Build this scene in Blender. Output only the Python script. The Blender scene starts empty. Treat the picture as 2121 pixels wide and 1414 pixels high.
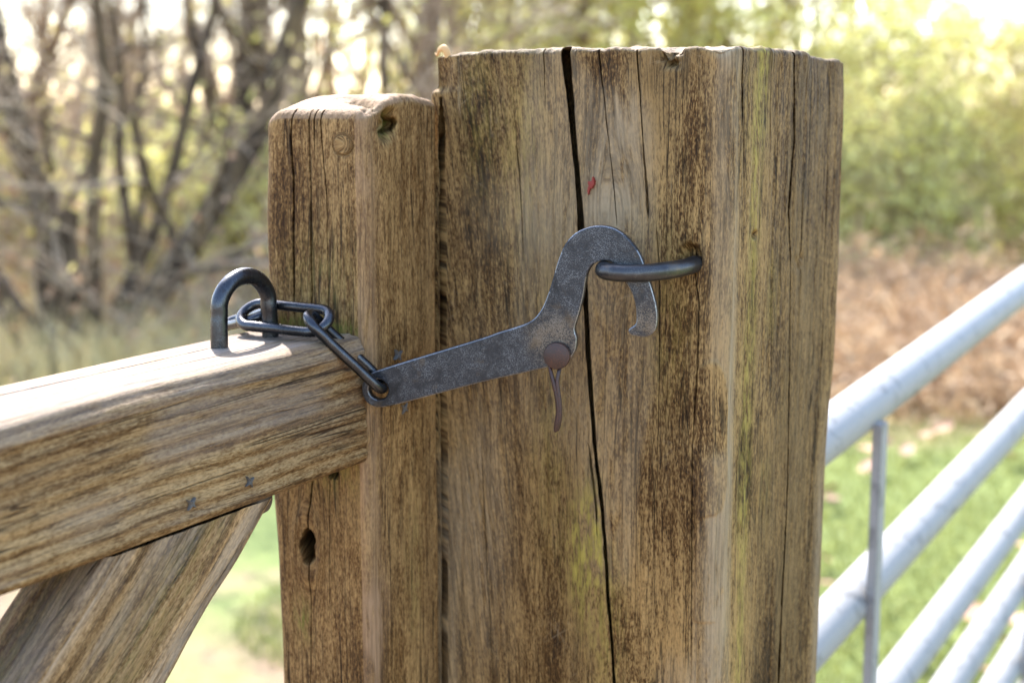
import bpy, bmesh, math
import numpy as np
from mathutils import Vector, Matrix

SC = bpy.context.scene
COL = SC.collection
# ------------------------------------------------------------------ camera
cd = bpy.data.cameras.new('camera')
cam = bpy.data.objects.new('camera', cd); COL.objects.link(cam)
cam.location = (0.5213, -0.7594, 1.3595)
cam.rotation_euler = (math.radians(90 - 8.956), 0, math.radians(31.4965))
cd.lens = 50; cd.sensor_width = 36; cd.clip_start = 0.02; cd.clip_end = 3000
cd.dof.use_dof = True; cd.dof.focus_distance = 0.80; cd.dof.aperture_fstop = 6.8
SC.camera = cam
SC.cycles.use_denoising = True
SC.cycles.use_adaptive_sampling = False
SC.cycles.sample_clamp_indirect = 4.0
SC.cycles.max_bounces = 6
# ------------------------------------------------------------------ light
SUN_AZ = math.atan2(-0.73, 0.68)          # from +Y towards +X
SUN_EL = math.radians(46)
w = bpy.data.worlds.new('World'); SC.world = w; w.use_nodes = True
wn = w.node_tree.nodes; wl = w.node_tree.links
sky = wn.new('ShaderNodeTexSky'); sky.sky_type = 'NISHITA'; sky.sun_disc = False
sky.sun_elevation = SUN_EL; sky.sun_rotation = SUN_AZ
sky.air_density = 1.0; sky.dust_density = 1.2; sky.ozone_density = 1.0
bg = wn['Background']; bg.inputs[1].default_value = 0.15
wl.new(sky.outputs[0], bg.inputs[0])
sd = bpy.data.lights.new('sun', 'SUN'); sd.energy = 3.0; sd.angle = math.radians(0.53); sd.color = (1, .975, .94)
sun = bpy.data.objects.new('sun', sd); COL.objects.link(sun)
sv = Vector((math.sin(SUN_AZ)*math.cos(SUN_EL), math.cos(SUN_AZ)*math.cos(SUN_EL), math.sin(SUN_EL)))
sun.rotation_euler = (-sv).to_track_quat('-Z', 'Y').to_euler()
vs = SC.view_settings
vs.view_transform = 'Standard'; vs.look = 'None'; vs.exposure = 2.55; vs.gamma = 1; vs.use_curve_mapping = False
vs.use_white_balance = True; vs.white_balance_temperature = 6550; vs.white_balance_tint = 12

# ------------------------------------------------------------------ node helper
class NT:
    def __init__(s, name):
        s.m = bpy.data.materials.new(name); s.m.use_nodes = True
        s.t = s.m.node_tree; s.n = s.t.nodes; s.bsdf = s.n['Principled BSDF']; s.out = s.n['Material Output']
    def setin(s, sock, v):
        if isinstance(v, bpy.types.NodeSocket): s.t.links.new(v, sock)
        elif v is not None:
            if hasattr(sock.default_value, '__len__') and not hasattr(v, '__len__'): v = (v,)*len(sock.default_value)
            if hasattr(v, '__len__') and len(sock.default_value) == 4 and len(v) == 3: v = (*v, 1)
            sock.default_value = v
    def new(s, typ, ins=None, **kw):
        nd = s.n.new('ShaderNode'+typ)
        for k, v in kw.items(): setattr(nd, k, v)
        for k, v in (ins or {}).items(): s.setin(nd.inputs[k], v)
        return nd
    def math(s, op, a, b=None, c=None, clamp=False):
        nd = s.new('Math', operation=op, use_clamp=clamp)
        for i, v in enumerate((a, b, c)):
            if v is not None: s.setin(nd.inputs[i], v)
        return nd.outputs[0]
    def scale(s, v, f):
        return s.new('VectorMath', {0: v, 1: f}, operation='MULTIPLY').outputs[0]
    def noise(s, v, f, detail=3, rough=.55, dist=0.0, lac=2.0):
        return s.new('TexNoise', {'Vector': s.scale(v, f), 'Scale': 1.0, 'Detail': detail, 'Roughness': rough, 'Distortion': dist, 'Lacunarity': lac}).outputs[0]
    def ramp(s, f, stops, interp='LINEAR'):
        nd = s.new('ValToRGB', {0: f}); cr = nd.color_ramp; cr.interpolation = interp
        while len(cr.elements) < len(stops): cr.elements.new(.5)
        for e, (p, c) in zip(cr.elements, stops): e.position = p; e.color = (*c, 1) if hasattr(c, '__len__') else (c, c, c, 1)
        return nd.outputs[0]
    def mix(s, f, a, b, mode='MIX'):
        nd = s.new('Mix', data_type='RGBA', blend_type=mode)
        s.setin(nd.inputs[0], f); s.setin(nd.inputs[6], a); s.setin(nd.inputs[7], b); return nd.outputs[2]
    def sstep(s, v, lo, hi):
        return s.new('MapRange', {'Value': v, 'From Min': lo, 'From Max': hi}, interpolation_type='SMOOTHSTEP').outputs[0]
    def attr(s, name): return s.new('Attribute', attribute_name=name)
    def bump(s, h, strength=.5, dist=.001, normal=None):
        nd = s.new('Bump', {'Strength': strength, 'Distance': dist, 'Height': h})
        if normal is not None: s.setin(nd.inputs['Normal'], normal)
        return nd.outputs[0]
    def set(s, **kw):
        for k, v in kw.items(): s.setin(s.bsdf.inputs[k.replace('_', ' ')], v)
        return s.m
    def obj(s): return s.new('TexCoord').outputs['Object']

def srgb(r, g, b):
    f = lambda c: c/255/12.92 if c <= 10 else ((c/255+.055)/1.055)**2.4
    return (f(r), f(g), f(b))

def wood_mat(name, dark, mid, light, pale, mossc=(.16, .17, .03), stainc=(.045, .028, .015), streakf=90, contrast=1.0, bands=0.0, greyc=(.26, .22, .18), grey=0.0, K=.42, scr=0.0):
    dark, mid, light, pale, stainc, greyc = (tuple(x*K for x in c_) for c_ in (dark, mid, light, pale, stainc, greyc))
    mossc = tuple(x*min(1, K*2.0) for x in mossc)
    """weathered timber; colour and fine relief follow the 'grain' coordinates of the mesh"""
    t = NT(name)
    G = t.attr('grain').outputs['Vector']
    mk = t.attr('mask'); sep = t.new('SeparateColor', {0: mk.outputs['Color']})
    moss, stain, pl = sep.outputs[0], sep.outputs[1], sep.outputs[2]
    fibre = t.noise(G, (620, 620, 26), 4, .62)
    streak = t.noise(G, (streakf, streakf, 2.6), 4, .6)
    blotch = t.noise(G, (30, 30, 15), 7, .70, .6)
    cloud = t.noise(G, (13, 13, 5), 4, .55, .4)
    speck = t.noise(G, (330, 330, 95), 5, .68)
    fleck = t.noise(G, (190, 190, 34), 3, .6, .8)
    v = t.math('MULTIPLY', streak, .26)
    v = t.math('MULTIPLY_ADD', blotch, .30, v)
    v = t.math('MULTIPLY_ADD', fibre, .24, v)
    v = t.math('MULTIPLY_ADD', speck, .40, v)
    v = t.math('MULTIPLY_ADD', cloud, .52, v)
    grit = t.noise(G, (1050, 1050, 330), 2, .6)
    v = t.math('MULTIPLY_ADD', grit, .55, v)
    v = t.math('ADD', v, -.61)
    v = t.math('MULTIPLY_ADD', t.math('SUBTRACT', v, .5), 3.0*contrast, .5)
    if bands:
        bx = t.new('SeparateXYZ', {0: G}).outputs[0]
        ph = t.math('MULTIPLY_ADD', bx, bands, t.math('MULTIPLY', t.noise(G, (12, 12, 2.2), 2, .5), 10.0))
        wv = t.math('SINE', ph)
        wv = t.sstep(wv, .1, .98)
        v = t.math('MULTIPLY_ADD', wv, -.28, t.math('ADD', v, .09))
    col = t.ramp(v, [(.0, dark), (.38, mid), (.72, light), (1.0, tuple(min(1, x*1.35) for x in light))])
    if grey:
        col = t.mix(t.math('MULTIPLY', t.sstep(t.noise(G, (40, 40, 6), 5, .6), .45, .68), grey), col, greyc)
    # open pores and hairline checks along the fibre
    pore = t.sstep(t.noise(G, (780, 780, 22), 3, .6), .44, .30)
    check = t.math('MULTIPLY', t.sstep(t.math('ABSOLUTE', t.math('SUBTRACT', t.noise(G, (120, 120, 3.2), 2, .5), .5)), .016, .004), t.sstep(t.noise(G, (50, 50, 9), 2, .5), .50, .60))
    col = t.mix(t.math('MULTIPLY', pore, .6), col, tuple(x*.45 for x in dark))
    col = t.mix(t.math('MULTIPLY', check, .8), col, tuple(x*.25 for x in dark))
    hair = t.math('MULTIPLY', t.sstep(t.math('ABSOLUTE', t.math('SUBTRACT', t.noise(G, (330, 330, 8), 2, .5), .5)), .030, .010), t.sstep(t.noise(G, (70, 70, 14), 3, .6), .42, .56))
    col = t.mix(t.math('MULTIPLY', hair, .55), col, tuple(x*.5 for x in dark))
    # bare pale wood
    pf = t.math('MULTIPLY', pl, t.sstep(t.math('ADD', t.math('MULTIPLY', fleck, .6), t.math('MULTIPLY', streak, .5)), .32, .6), clamp=True)
    col = t.mix(pf, col, t.mix(t.sstep(fibre, .3, .7), tuple(x*.68 for x in pale), pale))
    # dark weather stains
    sf = t.math('MULTIPLY', stain, t.sstep(t.math('ADD', t.math('MULTIPLY', t.math('ADD', blotch, cloud), .36), t.math('MULTIPLY', streak, .30)), .36, .68), clamp=True)
    col = t.mix(t.math('MULTIPLY', sf, .72), col, stainc)
    # algae and lichen
    mf = t.math('MULTIPLY', moss, t.sstep(t.math('ADD', t.math('MULTIPLY', speck, .6), t.math('MULTIPLY', fleck, .45)), .40, .62), clamp=True)
    col = t.mix(t.math('MULTIPLY', mf, .9), col, t.mix(t.sstep(speck, .35, .65), tuple(x*.5 for x in mossc), mossc))
    # scratches running at odd angles
    for k_ in range(3 if scr else 0):
        rot = t.new('VectorRotate', {'Vector': G, 'Angle': 1.0+k_}, rotation_type='Y_AXIS').outputs[0]
        ln = t.math('ABSOLUTE', t.math('SUBTRACT', t.noise(rot, (190, 190, 14), 1, .4), .5))
        sf_ = t.math('MULTIPLY', t.sstep(ln, .010, .003), t.sstep(t.noise(G, (24+3*k_, 24, 18), 2, .5), .56, .64))
        col = t.mix(t.math('MULTIPLY', sf_, scr), col, pale)
    # light scuffs
    sc_ = t.sstep(t.noise(G, (150, 150, 40), 6, .75, 1.5), .66, .74)
    col = t.mix(t.math('MULTIPLY', sc_, .45), col, pale)
    h = t.math('MULTIPLY_ADD', speck, .55, t.math('MULTIPLY', fibre, .6))
    h = t.math('MULTIPLY_ADD', streak, .7, h)
    h = t.math('MULTIPLY_ADD', pore, -.35, h)
    h = t.math('MULTIPLY_ADD', grit, .35, h)
    h = t.math('MULTIPLY_ADD', check, -1.2, h)
    nrm = t.bump(h, .75, .0011)
    rough = t.math('MULTIPLY_ADD', fibre, .2, .62)
    return t.set(Base_Color=col, Roughness=rough, Specular_IOR_Level=.14, Normal=nrm)

M = {}
M['post'] = wood_mat('weathered_post_wood', srgb(52, 34, 15), srgb(134, 94, 47), srgb(216, 172, 108), srgb(246, 216, 172), mossc=srgb(176, 158, 74), streakf=75, contrast=1.08, K=.335, scr=.22)
M['stile'] = wood_mat('stile_wood', srgb(80, 52, 24), srgb(154, 112, 62), srgb(210, 166, 106), srgb(228, 184, 140), mossc=srgb(104, 108, 40), streakf=110, contrast=1.0, K=.375)
M['rail'] = wood_mat('rail_wood', srgb(96, 66, 36), srgb(156, 118, 72), srgb(200, 164, 114), srgb(206, 188, 172), streakf=60, contrast=.85, bands=760, grey=.25, greyc=srgb(176, 160, 142), stainc=srgb(104, 70, 44), K=.42)
M['brace'] = wood_mat('brace_wood', srgb(88, 60, 34), srgb(152, 116, 74), srgb(198, 160, 112), srgb(216, 194, 166), mossc=srgb(72, 78, 18), streakf=55, contrast=1.0, bands=420, grey=.5, greyc=srgb(178, 164, 148), stainc=srgb(66, 56, 38), K=.52)

def metal_mat(name, base, spot, amount=.5, metallic=.75, rough=.4, tint=None, dust=()):
    t = NT(name); o = t.obj()
    n1 = t.noise(o, 1300, 3, .7); n2 = t.noise(o, 110, 4, .6, .5); n3 = t.noise(o, 2600, 2, .6)
    f = t.math('MULTIPLY', t.sstep(t.math('ADD', t.math('MULTIPLY', n1, .6), t.math('MULTIPLY', n3, .4)), .46, .62), t.sstep(n2, .28, .62))
    col = t.mix(t.math('MULTIPLY', f, amount), base, spot)
    col = t.mix(t.math('MULTIPLY', t.sstep(t.noise(o, (38, 38, 38), 5, .62, .8), .54, .66), .7), col, tuple(x*.45 for x in base))
    if tint: col = t.mix(t.math('MULTIPLY', t.sstep(t.noise(o, 60, 5, .65), .56, .7), .6), col, tint)
    for (pt, rad_) in dust:
        dist = t.new('VectorMath', {0: o, 1: pt}, operation='DISTANCE').outputs['Value']
        df = t.math('MULTIPLY', t.sstep(dist, rad_, rad_*.25), t.sstep(t.math('ADD', t.math('MULTIPLY', n1, .6), t.math('MULTIPLY', n2, .4)), .40, .56))
        col = t.mix(t.math('MULTIPLY', df, .5), col, (.18, .14, .095))
    h = t.math('MULTIPLY_ADD', n2, .8, t.math('MULTIPLY', n1, .35))
    return t.set(Base_Color=col, Metallic=metallic, Roughness=t.math('MULTIPLY_ADD', n2, .25, rough-.1), Normal=t.bump(h, .45, .0006))
M['hook'] = metal_mat('galvanised_hook_steel', (.020, .022, .027), (.16, .165, .175), .65, .65, .36, (.075, .055, .035), (((.118, -.051, 1.232), .024), ((.168, -.035, 1.245), .016)))
M['chain'] = metal_mat('dark_chain_steel', (.045, .047, .052), (.13, .135, .14), .45, .9, .25, (.05, .035, .025))
M['ring'] = metal_mat('dark_ring_steel', (.045, .045, .048), (.15, .145, .13), .45, .8, .34, (.1, .08, .06))
M['rust'] = metal_mat('rusted_iron', srgb(42, 25, 18), srgb(84, 44, 25), .8, .1, .5)
M['nail'] = metal_mat('nail_zinc', (.075, .066, .055), (.15, .135, .115), .6, .0, .8)
M['galv'] = metal_mat('galvanised_gate_tube', (.215, .212, .204), (.25, .247, .24), .3, .0, .6)

# ------------------------------------------------------------------ numpy helpers
def vn(x, y, z, seed=0):
    x, y, z = np.broadcast_arrays(x, y, z)
    xi, yi, zi = np.floor(x), np.floor(y), np.floor(z)
    fx, fy, fz = x-xi, y-yi, z-zi
    xi, yi, zi = xi.astype(np.int64), yi.astype(np.int64), zi.astype(np.int64)
    s = lambda f: f*f*f*(f*(f*6-15)+10)
    fx, fy, fz = s(fx), s(fy), s(fz)
    def h(i, j, k):
        n = (i*374761393 + j*668265263 + k*2147483647 + seed*144665) & 0xffffffff
        n = ((n ^ (n >> 13))*1274126177) & 0xffffffff
        n = (n ^ (n >> 16)) & 0xffff
        return n/32767.5-1
    r = 0
    for di in (0, 1):
        for dj in (0, 1):
            for dk in (0, 1):
                r = r + h(xi+di, yi+dj, zi+dk)*(fx if di else 1-fx)*(fy if dj else 1-fy)*(fz if dk else 1-fz)
    return r
def fbm(x, y, z, seed=0, o=3):
    r = 0; a = 1
    for i in range(o):
        r = r + a*vn(x*2**i, y*2**i, z*2**i, seed+i*17); a *= .5
    return r
def sst(x, lo, hi):
    t = np.clip((x-lo)/(hi-lo), 0, 1); return t*t*(3-2*t)

def mesh_np(name, V, faces, mat, smooth=True, attrs=None):
    me = bpy.data.meshes.new(name)
    V = np.ascontiguousarray(V, dtype=np.float32)
    arrs = faces if isinstance(faces, list) else [faces]
    sizes = np.concatenate([np.full(len(f), f.shape[1], np.int32) for f in arrs])
    loops = np.concatenate([f.ravel() for f in arrs]).astype(np.int32)
    me.vertices.add(len(V)); me.vertices.foreach_set('co', V.ravel())
    me.loops.add(len(loops)); me.loops.foreach_set('vertex_index', loops)
    me.polygons.add(len(sizes))
    me.polygons.foreach_set('loop_start', np.concatenate([[0], np.cumsum(sizes)[:-1]]).astype(np.int32))
    me.polygons.foreach_set('loop_total', sizes)
    me.update(calc_edges=True)
    me.polygons.foreach_set('use_smooth', np.full(len(sizes), smooth, dtype=bool))
    for k, (typ, data) in (attrs or {}).items():
        a = me.attributes.new(k, typ, 'POINT')
        a.data.foreach_set('color' if 'COLOR' in typ else 'vector', np.ascontiguousarray(data, dtype=np.float32).ravel())
    if mat: me.materials.append(mat)
    me.validate(); me.update()
    return me
def add(name, me, parent=None, label=None, cat=None, group=None, kind=None):
    o = bpy.data.objects.new(name, me); COL.objects.link(o)
    if parent is not None: o.parent = parent
    tag(o, label, cat, group, kind); return o
def tag(o, label=None, cat=None, group=None, kind=None):
    for k, v in (('label', label), ('category', cat), ('group', group), ('kind', kind)):
        if v: o[k] = v
    return o
def empty(name, loc=(0, 0, 0), **kw):
    o = bpy.data.objects.new(name, None); COL.objects.link(o); o.location = loc; o.empty_display_size = .05
    return tag(o, **kw)

def timber(name, mat, W, D, rows, r, rt, rb, ncol, cracksF, cracksR, disp, grain, mask, frame, capn=(8, 8), drop=None, lean=None, hole=None, warp=None):
    """long timber: section a (0..W) x b (0..D), axis t; front face b=0, right face a=W; frame = (origin, a, b, t)"""
    r0, r1, r2, r3 = r; nl, nf, nr, nb = ncol
    P = []   # a, b, na, nb, face
    def seg(p, q, n, k, face):
        for i in range(k): P.append((*(p[j]+(q[j]-p[j])*i/k for j in (0, 1)), *n, face))
    def arc(c, rad, a0, k, face):
        for i in range(k):
            th = a0+math.pi/2*i/k; P.append((c[0]+rad*math.cos(th), c[1]+rad*math.sin(th), math.cos(th), math.sin(th), face))
    seg((0, D-r3), (0, r0), (-1, 0), nl, 0); arc((r0, r0), r0, math.pi, 8, 4)
    # front columns, denser at the cracks
    def dense(lo, hi, n, cracks):
        xs = list(np.linspace(lo, hi, n, endpoint=False))
        for c in cracks:
            m = c['nom']; hw = max(c['w'])/2
            xs += [m+hw*k for k in (-2, -1.4, -1.05, -.85, -.6, -.3, 0, .3, .6, .85, 1.05, 1.4, 2)]
        xs = sorted(x for x in xs if lo <= x < hi); out = [xs[0]]
        for x in xs[1:]:
            if x-out[-1] > 4e-5: out.append(x)
        return out
    for x in dense(r0, W-r1, nf, cracksF): P.append((x, 0, 0, -1, 1))
    arc((W-r1, r1), r1, -math.pi/2, 14, 5)
    for y in dense(r1, D-r2, nr, cracksR): P.append((W, y, 1, 0, 2))
    arc((W-r2, D-r2), r2, 0, 8, 6)
    seg((W-r2, D), (r3, D), (0, 1), nb, 3); arc((r3, D-r3), r3, math.pi/2, 8, 7)
    P = np.array(P); nc = len(P); face = P[:, 4].astype(int)
    rows = np.asarray(rows, float); T0, T1 = rows[0], rows[-1]
    # rings: (t, inset, scale to the centre, axial normal)
    R = []
    for k in np.linspace(0, 1, capn[0]+1)[1:]: R.append((T0, rb, k, -1.0))
    R = R[:-1]
    for i in range(7):
        ph = math.pi/2*(1-i/7); R.append((T0+rb-rb*math.sin(ph), rb*(1-math.cos(ph)), 1, -math.sin(ph)))
    for t in rows:
        if T0+rb <= t <= T1-rt: R.append((t, 0, 1, 0.0))
    for i in range(1, 9):
        ph = math.pi/2*i/8; R.append((T1-rt+rt*math.sin(ph), rt*(1-math.cos(ph)), 1, math.sin(ph)))
    for k in np.linspace(1, 0, capn[1]+1)[1:-1]: R.append((T1, rt, k, 1.0))
    R = np.array(R); nr_ = len(R)
    A = np.repeat(P[None, :, 0], nr_, 0); B = np.repeat(P[None, :, 1], nr_, 0)
    NA = np.repeat(P[None, :, 2], nr_, 0); NB = np.repeat(P[None, :, 3], nr_, 0)
    Tt = np.repeat(R[:, 0:1], nc, 1); NTt = np.repeat(R[:, 3:4], nc, 1)
    depth = np.zeros_like(A)
    for X, fid, lo, hi, cracks in ((A, 1, r0, W-r1, cracksF), (B, 2, r1, D-r2, cracksR)):
        if not cracks: continue
        cols = np.where(face == fid)[0]; nom = X[0, cols].copy()
        cs = sorted(cracks, key=lambda c: c['nom'])
        paths = [np.interp(R[:, 0], c['t'], c['x']) for c in cs]
        hws = [np.interp(R[:, 0], c['t'], c['w'])/2*(1+(.28 if c['nom'] > .01 else .08)*vn(R[:, 0]*38, 0*R[:, 0], 0*R[:, 0]+c['nom']*900, 3)) for c in cs]
        dps = [np.interp(R[:, 0], c['t'], c['d']) for c in cs]
        pv_ = int(np.argmax([max(c['w']) for c in cs]))            # keep neighbouring cracks apart
        for k_ in range(pv_+1, len(cs)): paths[k_] = np.maximum(paths[k_], paths[k_-1]+.004)
        for k_ in range(pv_-1, -1, -1): paths[k_] = np.minimum(paths[k_], paths[k_+1]-.004)
        for i in range(nr_):
            X[i, cols] = np.interp(nom, [lo]+[c['nom'] for c in cs]+[hi], [lo]+[p[i] for p in paths]+[hi])
        jag = .0002*vn(Tt[:, cols]*110, 0*Tt[:, cols], 0*Tt[:, cols], 5)
        for p, hw, dp, c_ in zip(paths, hws, dps, cs):
            dd = np.abs(X[:, cols]+jag*(c_['nom'] > .01)-p[:, None]); h = hw[:, None]
            depth[:, cols] = np.maximum(depth[:, cols], dp[:, None]*np.clip((h-dd)/np.maximum(.3*h, 1e-4), 0, 1)*(h > 1e-5))
    cosn = np.sqrt(np.clip(1-NTt**2, 0, 1))
    ins, sc = R[:, 1:2], R[:, 2:3]
    A2 = A-NA*ins; B2 = B-NB*ins
    A2 = W/2+(A2-W/2)*sc; B2 = D/2+(B2-D/2)*sc
    NA, NB = NA*cosn, NB*cosn
    dz = disp(A2, B2, Tt, NA, NB, NTt, face[None, :]+0*A2)
    depth = depth*np.where(np.abs(NTt) > .97, 0, 1)
    if hole is not None: depth = np.maximum(depth, hole(A2, B2, Tt, NTt, face[None, :]+0*A2))
    dd = dz if lean else dz-depth
    a3 = A2+NA*dd; b3 = B2+NB*dd; t3 = Tt+NTt*dd
    if lean: a3 = a3+depth*lean[0]*np.where(face[None, :] == 1, 1.133-1.57*A2, 1.0); b3 = b3+depth*lean[1]
    if drop is not None: t3 = t3-drop(A2, B2, Tt)
    if warp is not None: a3, b3, t3 = warp(a3, b3, t3)
    g = grain(A2, B2, Tt, face[None, :]+0*A2); mk = mask(A2, B2, Tt, face[None, :]+0*A2, NTt)
    o, ea, eb, et = (np.array(v, float) for v in frame)
    V = o+a3[..., None]*ea+b3[..., None]*eb+t3[..., None]*et
    V = V.reshape(-1, 3)
    idx = np.arange(nr_*nc).reshape(nr_, nc); nx = np.roll(idx, -1, 1)
    Q = np.stack([idx[:-1], nx[:-1], nx[1:], idx[1:]], -1).reshape(-1, 4)
    c0 = len(V); V = np.vstack([V, V[idx[0]].mean(0), V[idx[-1]].mean(0)])
    tri = np.vstack([np.stack([nx[0], idx[0], np.full(nc, c0)], -1), np.stack([idx[-1], nx[-1], np.full(nc, c0+1)], -1)])
    gv = np.stack([x*np.ones_like(A2) for x in g], -1).reshape(-1, 3); gv = np.vstack([gv, gv[idx[0]].mean(0), gv[idx[-1]].mean(0)])
    mv = np.stack([np.clip(x*np.ones_like(A2), 0, 1) for x in mk]+[np.ones_like(A2)], -1).reshape(-1, 4); mv = np.vstack([mv, mv[idx[0]][:1], mv[idx[-1]][:1]])
    return mesh_np(name, V, [Q, tri], mat, True, {'grain': ('FLOAT_VECTOR', gv), 'mask': ('FLOAT_COLOR', mv)})

def crack(nom, t, x, w, d):
    t = np.array(t, float); o = np.argsort(t)
    f = lambda v: (np.full(len(t), v) if np.isscalar(v) else np.array(v, float))[o]
    return dict(nom=nom, t=t[o], x=f(x), w=f(w), d=f(d))
def blob(x, y, cx, cy, rx, ry):
    return np.exp(-(((x-cx)/rx)**2+((y-cy)/ry)**2))

def tubes(P, R, m, closed=False):
    """P (n,k,3), R (n,k) -> verts, quads"""
    n, k, _ = P.shape
    T = np.empty_like(P)
    if closed: T[:] = np.roll(P, -1, 1)-np.roll(P, 1, 1)
    else:
        T[:, 1:-1] = P[:, 2:]-P[:, :-2]; T[:, 0] = P[:, 1]-P[:, 0]; T[:, -1] = P[:, -1]-P[:, -2]
    T /= np.linalg.norm(T, axis=2, keepdims=True)+1e-12
    mean = T.mean(1); ref = np.where(np.abs(mean[:, 2:3]) > .75, np.array([[1., .13, 0]]), np.array([[.1, .05, 1.]]))
    if closed:
        c = P-P.mean(1, keepdims=True); nn = np.cross(c[:, 0], c[:, k//4]); ref = nn/np.linalg.norm(nn, axis=1, keepdims=True)
    U = np.cross(T, ref[:, None, :]); U /= np.linalg.norm(U, axis=2, keepdims=True)+1e-12
    W_ = np.cross(T, U)
    th = np.arange(m)*2*math.pi/m
    V = P[:, :, None]+R[:, :, None, None]*(U[:, :, None]*np.cos(th)[None, None, :, None]+W_[:, :, None]*np.sin(th)[None, None, :, None])
    idx = np.arange(n*k*m).reshape(n, k, m)
    if closed: a = idx; b = np.roll(idx, -1, 1)
    else: a = idx[:, :-1]; b = idx[:, 1:]
    Q = np.stack([a, np.roll(a, -1, 2), np.roll(b, -1, 2), b], -1).reshape(-1, 4)
    return V.reshape(-1, 3), Q
def join(parts):
    Vs, Fs, off = [], [], 0
    for V, F in parts: Vs.append(V); Fs.append(F+off); off += len(V)
    return np.vstack(Vs), np.vstack(Fs)
def rod(name, pts, rad, mat, m=20, closed=False, wob=0, facet=0):
    P = np.array(pts, float)[None]
    V, Q = tubes(P, np.full(P.shape[:2], rad), m, closed)
    if wob: V = V+wob*np.stack([vn(V[:, 0]*150, V[:, 1]*150, V[:, 2]*150, s) for s in (1, 2, 3)], -1)
    F = [Q]
    if not closed:
        k = len(pts); F = [Q]
        F.append(np.arange(m)[::-1][None, :]); F.append((np.arange(m)+(k-1)*m)[None, :])
    return mesh_np(name, V, F, mat, True)
def smooth_path(pts, n, closed=False):
    p = np.array(pts, float); N = len(p)
    out = []
    segs = N if closed else N-1
    for i in range(segs):
        g = lambda j: p[j % N] if closed else p[min(max(j, 0), N-1)]
        p0, p1, p2, p3 = g(i-1), g(i), g(i+1), g(i+2)
        for k in range(n):
            t = k/n
            out.append(.5*((2*p1)+(-p0+p2)*t+(2*p0-5*p1+4*p2-p3)*t*t+(-p0+3*p1-3*p2+p3)*t**3))
    if not closed: out.append(p[-1])
    return np.array(out)

# ================================================================== GROUND
def hgt(x, y):
    d = np.hypot(x, y)
    return .05*fbm(x*.35, y*.35, 0*x, 3, 3)*sst(d, 1.0, 4) + .9*sst(d, 25, 160)*(1+.6*vn(x*.012, y*.012, 0*x, 9)) - .02
xs = np.concatenate([-np.geomspace(1500, 14, 34), np.linspace(-13, 7, 101), np.geomspace(8, 1500, 34)])
ys = np.concatenate([-np.geomspace(1500, 4, 24), np.linspace(-3, 16, 96), np.geomspace(17, 1500, 36)])
gx, gy = np.meshgrid(xs, ys); gz = hgt(gx, gy)
V = np.stack([gx, gy, gz], -1).reshape(-1, 3)
idx = np.arange(len(V)).reshape(gx.shape)
Q = np.stack([idx[:-1, :-1], idx[:-1, 1:], idx[1:, 1:], idx[1:, :-1]], -1).reshape(-1, 4)
t = NT('ground_soil_and_turf'); o_ = t.obj()
n1 = t.noise(o_, 1.1, 5, .6); n2 = t.noise(o_, 14, 4, .65); n3 = t.noise(o_, 70, 3, .6)
pos = t.new('SeparateXYZ', {0: o_})
grass = t.mix(n2, srgb(74, 90, 38), srgb(124, 134, 66))
sand = t.mix(n3, srgb(104, 84, 62), srgb(146, 122, 94))
litter = t.mix(n2, srgb(150, 124, 90), srgb(200, 176, 134))
# worn earth near the gates, turf further on, leaf litter under the trees
yy = t.math('MULTIPLY_ADD', pos.outputs[0], .25, pos.outputs[1])
worn = t.math('MULTIPLY_ADD', t.math('SUBTRACT', n1, .5), 5.0, yy)
fw = t.sstep(worn, 1.0, 2.2)
col = t.mix(fw, sand, grass)
dd_ = t.math('MULTIPLY_ADD', pos.outputs[0], -.5225, t.math('MULTIPLY', pos.outputs[1], .8526))
fl = t.sstep(t.math('MULTIPLY_ADD', n1, 1.5, dd_), 5.4, 6.4)
fl2 = t.sstep(dd_, 30, 60)
col = t.mix(fl, col, litter); col = t.mix(fl2, col, grass)
M['ground'] = t.set(Base_Color=col, Roughness=.95, Normal=t.bump(t.math('ADD', n2, n3), .6, .02))
add('ground', mesh_np('ground', V, Q, M['ground']), kind='structure', label='grassy ground with worn sandy earth around the gate post')

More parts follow.
